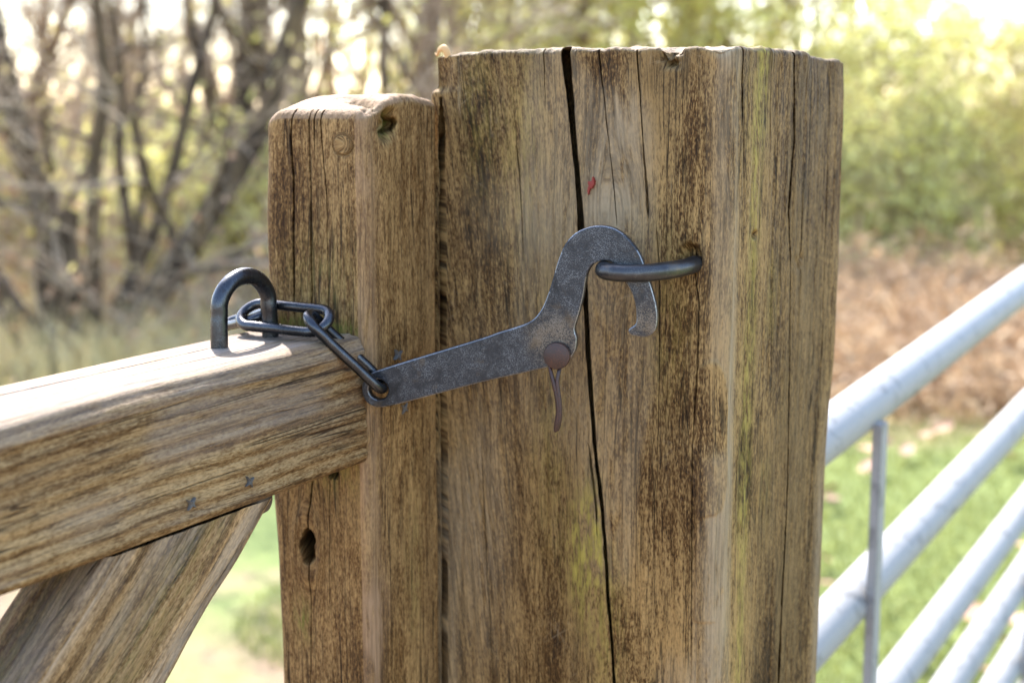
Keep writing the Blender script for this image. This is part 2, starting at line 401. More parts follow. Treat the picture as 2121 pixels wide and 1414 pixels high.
# ================================================================== GATE POST
PX0 = -.0055
W_, D_ = .2055, .2
def post_rows():
    return np.concatenate([np.linspace(-.35, .95, 40), np.linspace(.955, 1.40, 500)])
ct = [1.40, 1.3024, 1.2139, 1.16, 1.1176, 1.06, 1.009, .9, .6]
mainc = crack(.112, ct, np.array([.0937, .1039, .1115, .1165, .1224, .1272, .1316, .138, .15])-PX0,
              [.0052, .0042, .0034, .0027, .0027, .0024, .0020, .0018, .0], [.06]*8+[.0])
fr = [mainc, crack(.0078, [1.372, 1.355, 1.25, 1.1, .9, .3], np.array([.0028, .0028, .0032, .0030, .0028, .003])-PX0, [0, .0051, .0050, .0051, .0050, 0], [.045]*6),  # second slit is added to give a dark shadow line beside the stile
      crack(.104, [1.16, 1.15, 1.12, 1.10], np.array([.1155, .1162, .1185, .119])-PX0, [0, .0016, .0016, 0], [.008]*4),
      crack(.1245, [1.4, 1.37, 1.345, 1.31, 1.29], np.array([.1155, .120, .1235, .128, .13])-PX0, [.0012, .0008, .0007, .0005, 0], [.005]*5),
      crack(.1455, [1.4, 1.372, 1.344, 1.306, 1.300], np.array([.1405, .143, .1455, .149, .1495])-PX0, [.0013, .001, .0009, .0017, 0], [.006]*5),
      crack(.160, [1.30, 1.29, 1.27, 1.22, 1.1], np.array([.155, .156, .158, .159, .16])-PX0, [.0, .0006, .0005, .0006, 0], [.003]*5),
      crack(.07, [1.36, 1.33, 1.30, 1.25], np.array([.058, .061, .063, .066])-PX0, [0, .0009, .0006, 0], [.004]*4),
      crack(.085, [1.4, 1.39, 1.36], np.array([.078, .079, .08])-PX0, [.0009, .0007, 0], [.004]*3),
      crack(.178, [1.29, 1.275, 1.25, 1.2, 1.17, 1.1, 1.0], np.array([.178, .180, .184, .1835, .182, .183, .184])-PX0, [0, .0009, .0006, .0012, .0005, .0008, 0], [.003]*7),
      crack(.03, [1.2, 1.1, 1.0], np.array([.03, .035, .04])-PX0, [0, .0007, .0003], [.003]*3)]
ri = [crack(.028, [1.4, 1.37, 1.34, 1.3], [.018, .02, .023, .025], [.0014, .0012, .0008, 0], [.006]*4),
      crack(.060, [1.4, 1.36, 1.3], [.06, .062, .062], [.0010, .0008, 0], [.004]*3),
      crack(.102, [1.4, 1.345, 1.30, 1.262, 1.19, 1.12, .99, .7], [.097, .101, .096, .103, .108, .112, .110, .11], [.0022, .0022, .003, .0012, .0014, .0024, .0024, 0], [.012]*8),
      crack(.120, [1.32, 1.29, 1.26, 1.22], [.118, .119, .121, .12], [0, .0012, .001, 0], [.006]*4),
      crack(.165, [1.4, 1.3, 1.2, 1.1, 1.0], [.165, .168, .17, .168, .17], [.001, .0012, .0006, .001, .0006], [.004]*5)]
def post_grain(a, b, t, f):
    lean = .24*(1.4-t)*np.clip(1-a/.12, 0, 1)**1.0
    ka, kt = .125-PX0, 1.303                                   # knot beneath the hook
    r = np.hypot((a-ka), (t-kt)*.55); kf = np.exp(-(r/.022)**2)
    sw = .012*kf*np.sign(a-ka)*(1-np.exp(-np.abs(a-ka)/.006))
    wig = .004*vn(a*14, b*14, t*5, 21)+.0016*vn(a*40, b*40, t*14, 22)
    return a-lean+wig-sw, b+.5*wig, t
def post_disp(a, b, t, na, nb, nt, f):
    x = a+PX0
    d = .0012*fbm(a*26, b*26, t*7, 1, 3) + .00045*vn(a*230, b*230, t*9, 4) + .00022*vn(a*520, b*520, t*34, 6)
    d += .00018*vn(a*900, b*900, t*120, 7)
    # flaked corner between the two faces
    cor = np.exp(-((x-.193)/.010)**2)*np.exp(-(b/.015)**2)
    st = vn(a*30, b*30, t*11, 31)
    st2 = vn(a*55+3, b*55, t*12, 33)
    d -= cor*(.0020*sst(st, -.12, .0)+.0014*sst(st2, .0, .08)+.0016*sst(vn(a*16, b*16, t*9, 35), .2, .36))
    flap = sst(x, .184, .187)*sst(-x, -.1975, -.1955)*sst(t, 1.058, 1.0595)*sst(-t, -1.170, -1.162)*(b < .004)
    d += .0013*flap
    # weathered top edge
    rim = sst(t, 1.375, 1.40)
    d += rim*(.0013*vn(a*60, b*60, t*20, 8)+.0009*vn(a*180, b*180, t*50, 12))
    # left arris chipped away near the top
    chip = sst(t, 1.374, 1.379)*np.exp(-(x/.012)**2)
    d -= chip*(.0045+.0022*vn(a*120, b*120, t*70, 14))
    d -= .003*np.exp(-((x+.002)/.006)**2)*np.exp(-((t-1.330)/.03)**2)*(.5+.5*vn(a*30, b*30, t*60, 2))
    # rotten pit in the rim
    pit = np.exp(-((x-.163)/.0065)**4)*sst(t, 1.3855, 1.391)*np.exp(-((b)/.012)**2)
    d -= pit*(.006+.004*vn(a*300, b*300, t*300, 15))
    # small borer hole on the right side, rough patch on its edge
    d -= .006*np.exp(-(((b-.0424)/.0032)**2+((t-1.2899)/.0022)**2)**2)*(f == 2)
    d -= .0035*np.exp(-(((b-.117)/.007)**2+((t-1.268)/.005)**2))*(.6+.6*vn(a*0, b*400, t*300, 3))*(f == 2)
    # the staple hole
    d -= .006*np.exp(-(((x-.178)/.0062)**2+((t-1.2785)/.0075)**2)**3)*(f == 1)
    # long waves of the far arris
    d += .0022*vn(0*a, 0*b, t*9, 41)*np.exp(-((b-.2)/.03)**2)*sst(x, .15, .2)
    return d
def post_mask(a, b, t, f, nt):
    x = a+PX0; fr_ = (f == 1)|(f == 4); rg = (f == 2)|(f == 6)
    n = vn(a*40, b*40, t*16, 51)
    moss = 2.3*blob(x, t, .113, 1.09, .0115, .032)*sst(-x, -.1245, -.119)*fr_
    moss = moss+.45*blob(x, t, .125, 1.05, .012, .05)*fr_
    moss = moss+.26*(blob(x, t, .062, 1.34, .016, .06)+blob(x, t, .03, 1.36, .012, .05)+blob(x, t, .085, 1.17, .012, .09)+.8*blob(x, t, .165, 1.24, .014, .05))*fr_
    lc = np.interp(t, [1.0, 1.045, 1.168, 1.292, 1.344, 1.386, 1.4], [.038, .039, .042, .041, .040, .048, .05])
    moss = moss+.95*np.exp(-((b-lc)/.0075)**2)*rg*(.72+.4*n)
    moss = moss+.3*np.exp(-((b-.055)/.03)**2)*rg*sst(n, -.2, .6)
    stain = .75*sst(t, 1.36, 1.4)*(.6+.6*n)*(f != 5)
    stain = stain+.8*blob(x, t, .035, 1.36, .03, .04)*fr_+.55*blob(x, t, .16, 1.37, .014, .035)*fr_
    stain = stain+.75*blob(x, t, .088, 1.13, .028, .10)*fr_+.65*blob(x, t, .16, 1.19, .022, .06)*fr_+.6*blob(x, t, .15, 1.26, .016, .02)*fr_+.55*blob(x, t, .11, 1.03, .02, .05)*fr_
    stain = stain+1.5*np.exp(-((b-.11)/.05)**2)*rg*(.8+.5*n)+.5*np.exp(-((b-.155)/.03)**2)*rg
    st = vn(a*30, b*30, t*11, 31); st2 = vn(a*55+3, b*55, t*12, 33)
    brk = np.clip(.35+.55*sst(st, -.12, .0)+.35*sst(st2, .0, .08)-.3*sst(vn(a*16, b*16, t*9, 35), .2, .36), 0, 1.2)
    pale = 1.15*brk*((f == 5)*sst(b, -.001, .002)+np.exp(-((b-.011)/.007)**2)*rg)
    pale = pale+1.1*brk*np.exp(-((x-.192)/.006)**2)*fr_*(.7+.6*n)
    pale = pale+.35*sst(vn(a*22, b*22, t*9, 57), .1, .5)*fr_
    pale = pale+.75*blob(x, t, .125, 1.308, .016, .02)*fr_+.5*blob(x, t, .13, 1.35, .016, .03)*fr_+.55*blob(x, t, .03, 1.10, .022, .1)*fr_+.6*blob(x, t, .06, 1.30, .04, .03)*fr_*.6
    pale = pale+.7*np.exp(-((b-.188)/.010)**2)*rg*sst(-t, -1.2, -1.08)+.4*(nt > .5)
    return moss, stain, pale
me = timber('gate_post', M['post'], W_, D_, post_rows(), (.004, .013, .006, .006), .0035, .004, (10, 250, 170, 10), fr, ri, post_disp, post_grain, post_mask,
            ((PX0, 0, 0), (1, 0, 0), (0, 1, 0), (0, 0, 1)), (4, 16), lean=(-.50, .86),
            warp=lambda a, b, t: (a-.030*sst(-t, -1.352, -1.335)*np.clip(1-a/.004, 0, 1), b*(1+.21*np.clip(t-1.19, -.3, .3)), t-.0012*sst(b, .08, .2)*sst(t, 1.3, 1.4)))
post = add('gate_post', me, None, 'thick square weathered brown timber post split by a long dark crack', 'post')
# ring staple
p = smooth_path([(.180, .03, 1.2745), (.180, 0, 1.2745), (.1795, -.014, 1.274), (.176, -.030, 1.2735), (.168, -.043, 1.273), (.158, -.0492, 1.273), (.1475, -.048, 1.2735), (.1425, -.038, 1.274), (.142, -.02, 1.2745), (.142, 0, 1.2745), (.142, .03, 1.2745)], 8)
add('staple', rod('post_staple', p, .0050, M['ring'], 24, wob=.00012), post, 'dark steel staple standing out of the post, holding the hook tip')
# curled splinter at the corner
sp = smooth_path([(.006, .004, 1.397), (.005, .003, 1.4015), (.002, .0035, 1.4025), (-.001, .004, 1.4010), (-.003, .005, 1.3985), (-.0055, .006, 1.4000)], 6)
V, Q = tubes(sp[None], np.interp(np.linspace(0, 1, len(sp)), [0, .35, .6, 1], [.0022, .0026, .0012, .0003])[None], 8)
M['splinter'] = NT('splinter_wood').set(Base_Color=srgb(188, 150, 100), Roughness=.8)
add('splinter', mesh_np('splinter', V, Q, M['splinter']), post, 'curled pale splinter on the top corner')
# red paint speck: thin dab of paint
k = 18; th = np.linspace(0, 2*np.pi, k, endpoint=False)
rr = np.array([1, .7, .9, .5, .8, 1.1, .6, .7, 1.3, .9, .5, .8, 1.2, 1.5, .8, .6, .9, .7])
pv = np.stack([.1125+.0022*rr*np.cos(th)+.0014*np.sin(th), np.full(k, -.0013), 1.3195+.0042*rr*np.sin(th)], -1)
pv2 = pv+np.array([0, .003, 0])
V = np.vstack([pv, pv2, [[.1125, -.0015, 1.3195]]])
F = [np.stack([np.arange(k), np.roll(np.arange(k), -1), np.full(k, 2*k)], -1), np.stack([np.roll(np.arange(k), -1), np.arange(k), np.arange(k)+k, np.roll(np.arange(k), -1)+k], -1)]
M['red'] = NT('red_paint').set(Base_Color=srgb(120, 30, 14), Roughness=.6)
add('paint_dab', mesh_np('paint_dab', V, F, M['red'], False), post, 'small dab of dark red paint')

# ================================================================== WOODEN GATE
gate = empty('field_gate', (-.035, -.05, .02), label='brown wooden field gate with a chained top rail and diagonal brace', cat='gate')
gate_inv = Matrix.Translation((.035, .05, -.02))
def gpart(name, me, parent=gate, label=None):
    o = add(name, me, parent, label)
    if parent is gate: o.matrix_parent_inverse = gate_inv
    return o
# --- stile
SX, SY, SW, SD, ST = -.0735, -.0835, .0775, .0792, 1.3735
sF = [crack(.023, [1.37, 1.357, 1.328, 1.24, 1.235], np.array([-.050, -.051, -.050, -.051, -.051])-SX, [.0013, .0011, .0013, .0012, 0], [.006]*5),
      crack(.0345, [1.37, 1.345, 1.33], np.array([-.0405, -.0395, -.039])-SX, [.0011, .0006, 0], [.004]*3),
      crack(.030, [1.16, 1.145, 1.107, 1.095, 1.075, 1.056, 1.003, .9], np.array([-.0370, -.0375, -.043, -.044, -.0435, -.043, -.046, -.047])-SX, [.0012, .0014, .001, .001, .001, .0008, .0007, 0], [.005]*8),
      crack(.048, [1.37, 1.357, 1.314, 1.24, 1.14, 1.07, 1.04], np.array([-.028, -.0275, -.0245, -.024, -.025, -.0275, -.028])-SX, [.0012, .0010, .0008, .0006, .0007, .0005, 0], [.005]*7)]
sR = [crack(.030, [1.32, 1.30, 1.27], [.030, .031, .031], [0, .0007, 0], [.003]*3)]
def stile_grain(a, b, t, f):
    x, y = a+SX, b+SY
    wig = .003*vn(a*16, b*16, t*5, 61)+.001*vn(a*60, b*60, t*14, 62)
    g = a+wig; gt = t
    r = np.hypot(x+.0115, t-1.3515)
    kf = sst(-r, -.0085, -.0065)*(f == 1)
    g = g*(1-.35*kf)+.35*kf*(np.hypot((x+.0105)*1.1, (t-1.3523)*.9)*1.5+.2+.002*vn(a*120, b*120, t*120, 5))
    gt = gt*(1-.5*kf)+.5*kf*1.3
    hx, ht = -.044, 1.09
    r2 = np.hypot(x-hx, (t-ht)*.45); e = np.exp(-(r2/.014)**2)*(f == 1)
    g = g-.010*e*np.sign(x-hx)*(1-np.exp(-np.abs(x-hx)/.004))
    return g, b+.5*wig, gt
def stile_disp(a, b, t, na, nb, nt, f):
    x, y = a+SX, b+SY
    d = .0011*fbm(a*22, b*22, t*6, 71, 3)+.00025*vn(a*260, b*260, t*8, 72)+.00014*vn(a*600, b*600, t*40, 73)
    d += .00028*vn(a*0, b*420, t*4, 74)*(f == 2)
    # knot disc and the split cavity on the top corner
    r = np.hypot(x+.0115, t-1.3515)
    d += (f == 1)*(-.0009*np.exp(-((r-.0078)/.0009)**2)*sst(-(t-1.3515), -.003, .001)+.0004*sst(-r, -.008, -.006))
    c1 = np.exp(-(((x-.001+.35*(y+.075))/.004)**2+((y+.0715)/.0085)**2))*(nt > .2)
    c2 = np.exp(-(((y+.058)/.0075)**2+((t-1.3575)/.0085)**2)**1.5)*(x > -.010)
    c3 = np.exp(-(((x+.012)/.014)**2+((y+.062+.4*(x+.012))/.0045)**2))*(nt > .3)
    nn = vn(a*260, b*260, t*260, 75)
    d -= np.maximum(np.maximum(c1*.003, c2*.0120), c3*.007)*(1+.35*nn)
    # a tongue of wood left inside the cavity
    d += .0035*np.exp(-(((y+.0635)/.0022)**2+((t-1.359)/.0065)**2)**2)*(x > -.006)
    # rotten knot hole below the rail
    hx, ht = -.0445, 1.0905
    d += .0009*np.exp(-((np.hypot((x-hx)/.011, (t-ht)/.021)-1)/.25)**2)*(f == 1)
    d += .0018*vn(0*a, 0*b, t*14, 76)*np.exp(-((x-SX)/.012)**2)
    return d
def stile_mask(a, b, t, f, nt):
    x, y = a+SX, b+SY; A_ = (f == 1)|(f == 4); n = vn(a*45, b*45, t*14, 81)
    moss = .9*blob(x, t, -.051, 1.040, .006, .013)*A_+.5*blob(x, t, -.03, 1.15, .05, .02)*A_*(t < 1.16)
    moss = moss+1.0*np.exp(-((t-1.233)/.0045)**2)*A_*(.7+.5*n)+.25*blob(x, t, -.03, 1.26, .03, .03)*A_
    c2 = np.exp(-(((y+.058)/.008)**2+((t-1.3575)/.009)**2)**1.5)*(x > -.010)
    c3 = np.exp(-(((x+.012)/.011)**2+((y+.064+.4*(x+.012))/.0035)**2))*(nt > .3)
    moss = moss+.9*c2+.8*c3+.25*(f == 2)*np.exp(-((y+.035)/.01)**2)*sst(n, -.2, .5)
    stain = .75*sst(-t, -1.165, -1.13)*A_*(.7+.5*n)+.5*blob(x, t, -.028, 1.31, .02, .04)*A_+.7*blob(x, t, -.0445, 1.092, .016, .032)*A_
    stain = stain+.45*(f == 2)*np.exp(-((y+.02)/.008)**2)+.6*(c2+c3)+.35*(f == 2)*sst(n, .1, .6)
    for yn, zn in ((-.0523, 1.2133), (-.0463, 1.1786)): stain = stain+.9*np.exp(-(((y-yn)/.004)**2+((t-zn)/.0065)**2))*(f == 2)
    cor = (f == 5)*1.0+(f == 2)*np.exp(-((y+.078)/.009)**2)
    pale = .8*cor*(.75+.5*n)*(1-.5*blob(x, t, 0, 1.35, 1, .02))+.75*(nt > .35)+.9*np.exp(-((t-1.045)/.03)**2)*np.exp(-((y+.077)/(.003+.25*np.clip(t-1.015, 0, .04)))**2)*((f == 2)|(f == 5))
    return moss, stain, pale
me = timber('gate_stile', M['stile'], SW, SD, np.concatenate([np.linspace(.12, .97, 30), np.linspace(.975, ST, 420)]), (.009, .006, .007, .007), .0065, .004, (8, 110, 100, 8), sF, sR,
            stile_disp, stile_grain, stile_mask, ((SX, SY, 0), (1, 0, 0), (0, 1, 0), (0, 0, 1)), (4, 40),
            lambda a, b, t: sst(t, 1.30, 1.371)*(.0115*(1-sst(b, -.012, .045))+.006*(1-sst(a, -.006, .016))+.003*sst(b, .05, .0765)), (-.42, .9),
            lambda a, b, t, nt, f: np.maximum(((f == 2)|(f == 5))*.013*np.clip(1.6*(1-((b+SY+.0575+.0012*vn(a*0, b*200, t*200, 9))/.0095)**2-((t-1.3580+.2*(b+SY+.0575)+.001*vn(a*0, b*260, t*0, 4))/.0058)**2), 0, 1), (f == 1)*np.maximum(.05*np.clip(1.6*(1-((a+SX+.0445+.0012*vn(a*0, b*0, t*240, 7))/.0066)**2-((t-1.0905)/.0122)**2), 0, 1), .02*sst(a+SX, -.0262, -.0257)*sst(-(a+SX), .0183, .0188)*sst(t, 1.138, 1.1385)*sst(-t, -1.158, -1.157))))
stile = gpart('stile', me)
# --- top rail (front = side facing +X, right = top)
RH = .0785; RW = .078; RZ = 1.1515; RX = .0045
sag = .022
rt_ = np.array([0, -math.cos(sag), -math.sin(sag)]); rb_ = np.array([-1., 0, 0]); ra_ = np.cross(rb_, rt_)
RL = 1.5
rows = np.concatenate([np.linspace(0, .34, 360), np.linspace(.35, RL, 24)])
rF = [crack(.030, [.10, .12, .16, .2], [.0225, .023, .0225, .022], [0, .0007, .0006, 0], [.003]*4),
      crack(.062, [.02, .06, .14, .2], [.0615, .0625, .061, .062], [0, .0006, .0005, 0], [.002]*4)]
rR = [crack(.020, [0, .04, .09, .17, .22, .5], [.011, .0135, .012, .013, .0125, .012], [.0002, .0009, .0008, .0010, .0006, .0], [.004]*6),
      crack(.036, [0, .04, .12, .2, .3, .4], [.030, .0315, .0330, .0325, .034, .034], [.0012, .0010, .0008, .0004, .0008, .0008], [.005]*6),
      crack(.056, [.06, .08, .12, .16, .20, .24, .4, .9], [.0545, .054, .053, .0535, .0535, .055, .056, .056], [0, .0008, .0012, .001, .0032, .0022, .0028, 0], [.006]*8)]
def rail_grain(a, b, t, f):
    wig = .0035*vn(a*12, b*12, t*6, 91)+.001*vn(a*50, b*50, t*18, 92)
    return a+.02*t*(a/RH-.3)+wig+b*.7, b+wig, t
def rail_disp(a, b, t, na, nb, nt, f):
    g = a+.02*t*(a/RH-.3)+.0035*vn(a*12, b*12, t*6, 91)+b*.7
    d = .0009*fbm(a*20, b*20, t*6, 93, 2)+.00012*vn(a*500, b*500, t*40, 94)
    d += .00045*np.sin(g*620+4*vn(a*14, b*14, t*4, 95))*((f == 1)|(f == 5))
    d += .00022*vn(a*0, b*330, t*9, 96)*(f == 2)
    d += .0009*vn(a*30, b*30, t*40, 97)*np.exp(-(a/.006)**2)*(f == 1)
    d -= .0018*sst(a, .060, .0785)*(f == 1)*.6
    return d
def rail_mask(a, b, t, f, nt):
    n = vn(a*40, b*40, t*14, 101)
    top = (f == 2)|(f == 5)
    stain = .85*np.exp(-((a-.0665)/.006)**2)*(f == 1)*sst(-t, -.16, -.03)+.6*(f == 5)*sst(-t, -.13, -.04)*(.7+.5*n)
    stain = stain+.45*(f == 1)*sst(n, .05, .6)+.25*(f == 1)*sst(a, .02, .05)
    stain = stain+.4*(f == 2)*sst(-t, -.07, -.01)*sst(n, -.2, .4)
    moss = .35*(f == 1)*sst(n, .25, .8)*0+.5*(f == 2)*sst(-t, -.012, -.002)
    for tn, an in ((.108, .0125), (.1524, .0115)): stain = stain+.9*np.exp(-(((t-tn)/.0055)**2+((a-an)/.004)**2))*(f == 1)
    pale = .8*(f == 2)*(.8+.4*n)+.35*(f == 5)+.35*(f == 1)*sst(-n, .0, .6)
    return moss, stain, pale
me = timber('gate_rail', M['rail'], RH, RW, rows, (.005, .0105, .006, .005), .003, .0012, (8, 130, 120, 8), rF, rR, rail_disp, rail_grain, rail_mask,
            ((RX, SY-.0008, RZ), ra_, rb_, rt_), (4, 4))
rail = gpart('top_rail', me)
# --- brace
BA = math.radians(42)
bt_ = np.array([0, -math.cos(BA), -math.sin(BA)]); bb_ = np.array([-1., 0, 0]); ba_ = np.cross(bb_, bt_)
bo = np.array([.0015, -.1600, 1.1535])-bt_*.05
bF = [crack(.035, [.10, .13, .2, .27], [.034, .035, .036, .037], [0, .0008, .0006, 0], [.003]*4),
      crack(.016, [.08, .1, .2, .3], [.014, .0145, .015, .016], [0, .0010, .0008, .0004], [.003]*4)]
def brace_grain(a, b, t, f):
    wig = .004*vn(a*14, b*14, t*5, 111)+.001*vn(a*50, b*50, t*18, 112)
    return a+wig+.5*b, b+wig, t
def brace_disp(a, b, t, na, nb, nt, f):
    g = a+.004*vn(a*14, b*14, t*5, 111)+.5*b
    d = .0005*fbm(a*22, b*22, t*8, 113, 3)+.00035*np.sin(g*420+5*vn(a*12, b*12, t*4, 115))+.00015*vn(a*500, b*500, t*40, 114)
    d += .0010*vn(a*20, b*20, t*22, 116)*np.exp(-(a/.008)**2)
    return d
def brace_mask(a, b, t, f, nt):
    n = vn(a*34, b*34, t*11, 121)
    moss = 1.3*(f == 2)*(.6+.7*n)+1.0*(f == 5)*sst(n, -.1, .3)+.3*(f == 1)*np.exp(-((a-.03)/.02)**2)*sst(n, 0, .5)
    stain = 1.0*(f == 2)+.5*(f == 1)*sst(n, .15, .5)+.3*(f == 5)
    pale = .5*(f == 1)*sst(-n, .05, .5)+.6*np.exp(-((a-.076)/.004)**2)*(f == 1)
    return moss, stain, pale
me = timber('gate_brace', M['brace'], .080, .046, np.concatenate([np.linspace(0, .34, 330), np.linspace(.35, 1.3, 20)]), (.004, .005, .004, .004), .003, .003, (8, 130, 70, 8), bF, [], brace_disp, brace_grain, brace_mask,
            (bo, ba_, bb_, bt_), (4, 4))
# cut the brace off square under the rail
bm = bmesh.new(); bm.from_mesh(me)
bmesh.ops.bisect_plane(bm, geom=bm.verts[:]+bm.edges[:]+bm.faces[:], plane_co=(0, SY, RZ-.0012), plane_no=tuple(ra_), clear_outer=True)
bm.to_mesh(me); bm.free()
brace = gpart('brace', me)
# dowel stub at the head of the brace
def lathe(name, prof, m, mat, M4):
    pr = np.array(prof); k = len(pr); th = np.arange(m)*2*np.pi/m
    V = np.stack([pr[:, None, 0]*np.cos(th), pr[:, None, 0]*np.sin(th), np.repeat(pr[:, 1:2], m, 1)], -1).reshape(-1, 3)
    V = np.vstack([V, [[0, 0, pr[0, 1]], [0, 0, pr[-1, 1]]]])
    idx = np.arange(k*m).reshape(k, m); nx = np.roll(idx, -1, 1)
    Q = np.stack([idx[:-1], nx[:-1], nx[1:], idx[1:]], -1).reshape(-1, 4)
    T = np.vstack([np.stack([nx[0], idx[0], np.full(m, k*m)], -1), np.stack([idx[-1], nx[-1], np.full(m, k*m+1)], -1)])
    V = V@np.array(M4.to_3x3()).T+np.array(M4.translation)
    me_ = mesh_np(name, V, [Q, T], mat); me_.set_sharp_from_angle(angle=math.radians(50)); return me_
t = NT('dowel_wood'); o_ = t.obj(); n_ = t.noise(o_, (90, 300, 300), 4, .6)
M['dowel'] = t.set(Base_Color=t.mix(n_, srgb(52, 38, 26), srgb(98, 76, 52)), Roughness=.8, Normal=t.bump(n_, .5, .001))
mx = Matrix.Translation((-.014, -.1735, 1.1475)) @ Matrix.Rotation(math.radians(90), 4, 'Y') @ Matrix.Rotation(math.radians(-8), 4, 'X')
gpart('dowel', lathe('dowel', [(.0070, -.02), (.0078, .0), (.0076, .0120), (.0066, .0136), (.004, .0142)], 28, M['dowel'], mx), gate, 'round brown dowel end under the rail')
# --- staple on the rail
zt = RZ+RH*.9997-.0016
YA, YB, XS = -.1555, -.1115, -.047
pts = [(XS, YA, zt-.03), (XS, YA, zt+.008), (XS, YA+.0006, zt+.018)]
for i in range(1, 12):
    th = math.pi*i/12
    pts.append((XS, (YA+YB)/2-math.cos(th)*.0218, zt+.0195+math.sin(th)*.0195))
pts += [(XS, YB-.0006, zt+.018), (XS, YB, zt+.008), (XS, YB, zt-.03)]
gst = gpart('staple', rod('gate_staple', smooth_path(pts, 5), .0050, M['chain'], 24, wob=.00018), gate, 'thick dark steel arch driven into the top rail')
# --- star shaped nails
def star(name, c, nrm_, up, size, rot):
    n_ = Vector(nrm_).normalized(); u = (Vector(up)-n_*n_.dot(Vector(up))).normalized(); v = n_.cross(u)
    vs_ = []; k = 16
    prof = [1, .42, .34, .42]*4
    for lvl, (h, s) in enumerate(((-.0015, 1), (.0005, 1), (.0010, .72))):
        for i in range(k):
            th = rot+2*math.pi*i/k; rr = prof[i]*size*s
            p_ = Vector(c)+n_*h+u*(rr*math.cos(th))+v*(rr*math.sin(th)); vs_.append(tuple(p_))
    idx = np.arange(48).reshape(3, k); nx = np.roll(idx, -1, 1)
    Q = np.stack([idx[:-1], nx[:-1], nx[1:], idx[1:]], -1).reshape(-1, 4)
    V = np.vstack([np.array(vs_), np.array(Vector(c)+n_*.0004)[None]])
    T = np.stack([idx[2], nx[2], np.full(k, 48)], -1)
    return mesh_np(name, V, [Q, T], M['nail'], False)
for (cc, par, rot, s) in (((.0058, -.1915, 1.1634), rail, .5, .0040), ((.0058, -.2359, 1.1615), rail, .8, .0040), ((.0052, -.0523, 1.2133), stile, .55, .0046), ((.0052, -.0463, 1.1786), stile, .9, .0042)):
    o = add('nail', star('nail', cc, (1, 0, 0), (0, 0, 1), s, rot), par)
    if par.parent is gate: pass

# ================================================================== HOOK AND CHAIN
hd = Vector((.138, .047, 0)).normalized(); hn = Vector((hd.y, -hd.x, 0))     # along the plate, out of the plate
eye = Vector((.028, -.082, 0))-hd*.01278; eye.z = 1.1989
hook = empty('gate_hook', tuple(eye), label='flat grey steel hook plate dropped through the staple on the thick post', cat='hook')
hook_inv = Matrix.Translation(-eye)
outline = [(63.6, 32.9), (73.9, 36.8), (87.1, 41.3), (94.2, 45.0), (99.2, 51.2), (102.7, 59.2), (106.2, 70.2), (109.1, 80.1), (113.0, 89.1), (118.9, 95.5), (126.8, 99.1), (133.6, 99.9), (140.5, 98.8), (146.4, 95.5), (151.3, 90.8), (155.3, 85.1), (158.3, 78.3), (161.9, 67.7), (164.0, 61.0), (165.7, 54.2), (166.3, 47.3), (165.3, 41.4), (162.4, 38.2), (159.0, 37.0), (155.1, 37.3), (151.1, 38.2), (149.9, 40.4), (151.1, 42.1), (153.5, 43.8), (154.4, 47.0), (153.8, 54.8), (151.8, 61.6), (148.8, 66.9), (145.3, 72.2), (142.7, 76.5), (139.8, 79.4), (134.9, 80.1), (129.9, 78.2), (127.0, 74.7), (125.1, 68.7), (123.7, 59.8), (121.3, 49.9), (118.9, 41.8), (118.9, 38.8), (120.0, 34.9), (119.5, 28.9), (117.5, 24.8), (114.5, 21.2), (108.5, 18.2), (102.4, 17.2), (84.1, 12.4), (63.5, 7.0), (19.7, -6.2), (8.6, -9.4), (1.7, -10.8), (-2.6, -10.6), (-7.3, -8.3), (-9.8, -3.8), (-10.3, 0.4), (-9.0, 5.0), (-4.8, 9.5), (11.5, 15.5), (28.4, 21.2)]
outline = smooth_path(outline, 4, True)*.001
cu = bpy.data.curves.new('hook_plate', 'CURVE'); cu.dimensions = '2D'; cu.fill_mode = 'BOTH'
def spl(pts):
    s_ = cu.splines.new('POLY'); s_.points.add(len(pts)-1)
    for q, (x, y) in zip(s_.points, pts): q.co = (x, y, 0, 1)
    s_.use_cyclic_u = True
spl(outline); spl([(.0062*math.cos(a), .0062*math.sin(a)) for a in np.linspace(0, 2*math.pi, 40, endpoint=False)])
cu.extrude = .0024; cu.bevel_depth = .0009; cu.bevel_resolution = 3; cu.offset = -.0009
tmp = bpy.data.objects.new('tmp', cu); COL.objects.link(tmp)
dg = bpy.context.evaluated_depsgraph_get(); dg.update()
me = bpy.data.meshes.new_from_object(tmp.evaluated_get(dg)); bpy.data.objects.remove(tmp)
me.name = 'hook_plate'
HM = Matrix(((hd.x, 0, hn.x, eye.x), (hd.y, 0, hn.y, eye.y), (0, 1, 0, eye.z), (0, 0, 0, 1)))
me.transform(HM); me.materials.clear(); me.materials.append(M['hook'])
me.polygons.foreach_set('use_smooth', np.full(len(me.polygons), True)); me.set_sharp_from_angle(angle=math.radians(35))
def hpart(name, me_, label=None):
    o = add(name, me_, hook, label); o.matrix_parent_inverse = hook_inv; return o
M['worn'] = metal_mat('plate_edge_highlight', (.16, .16, .165), (.42, .42, .41), .8, .8, .34)  # brighter bevel colour stands in for the highlight along the plate edges
me.materials.append(M['worn'])
for pf in me.polygons:
    q = abs(pf.normal.dot(hn))
    if .12 < q < .97 and vn(np.array([pf.center.x*160]), np.array([pf.center.y*160]), np.array([pf.center.z*160]), 3)[0] > -.45: pf.material_index = 1
plate = hpart('plate', me)
hp = lambda s, z, o: tuple(eye+hd*(s*.001)+hn*(o*.001)+Vector((0, 0, z*.001)))
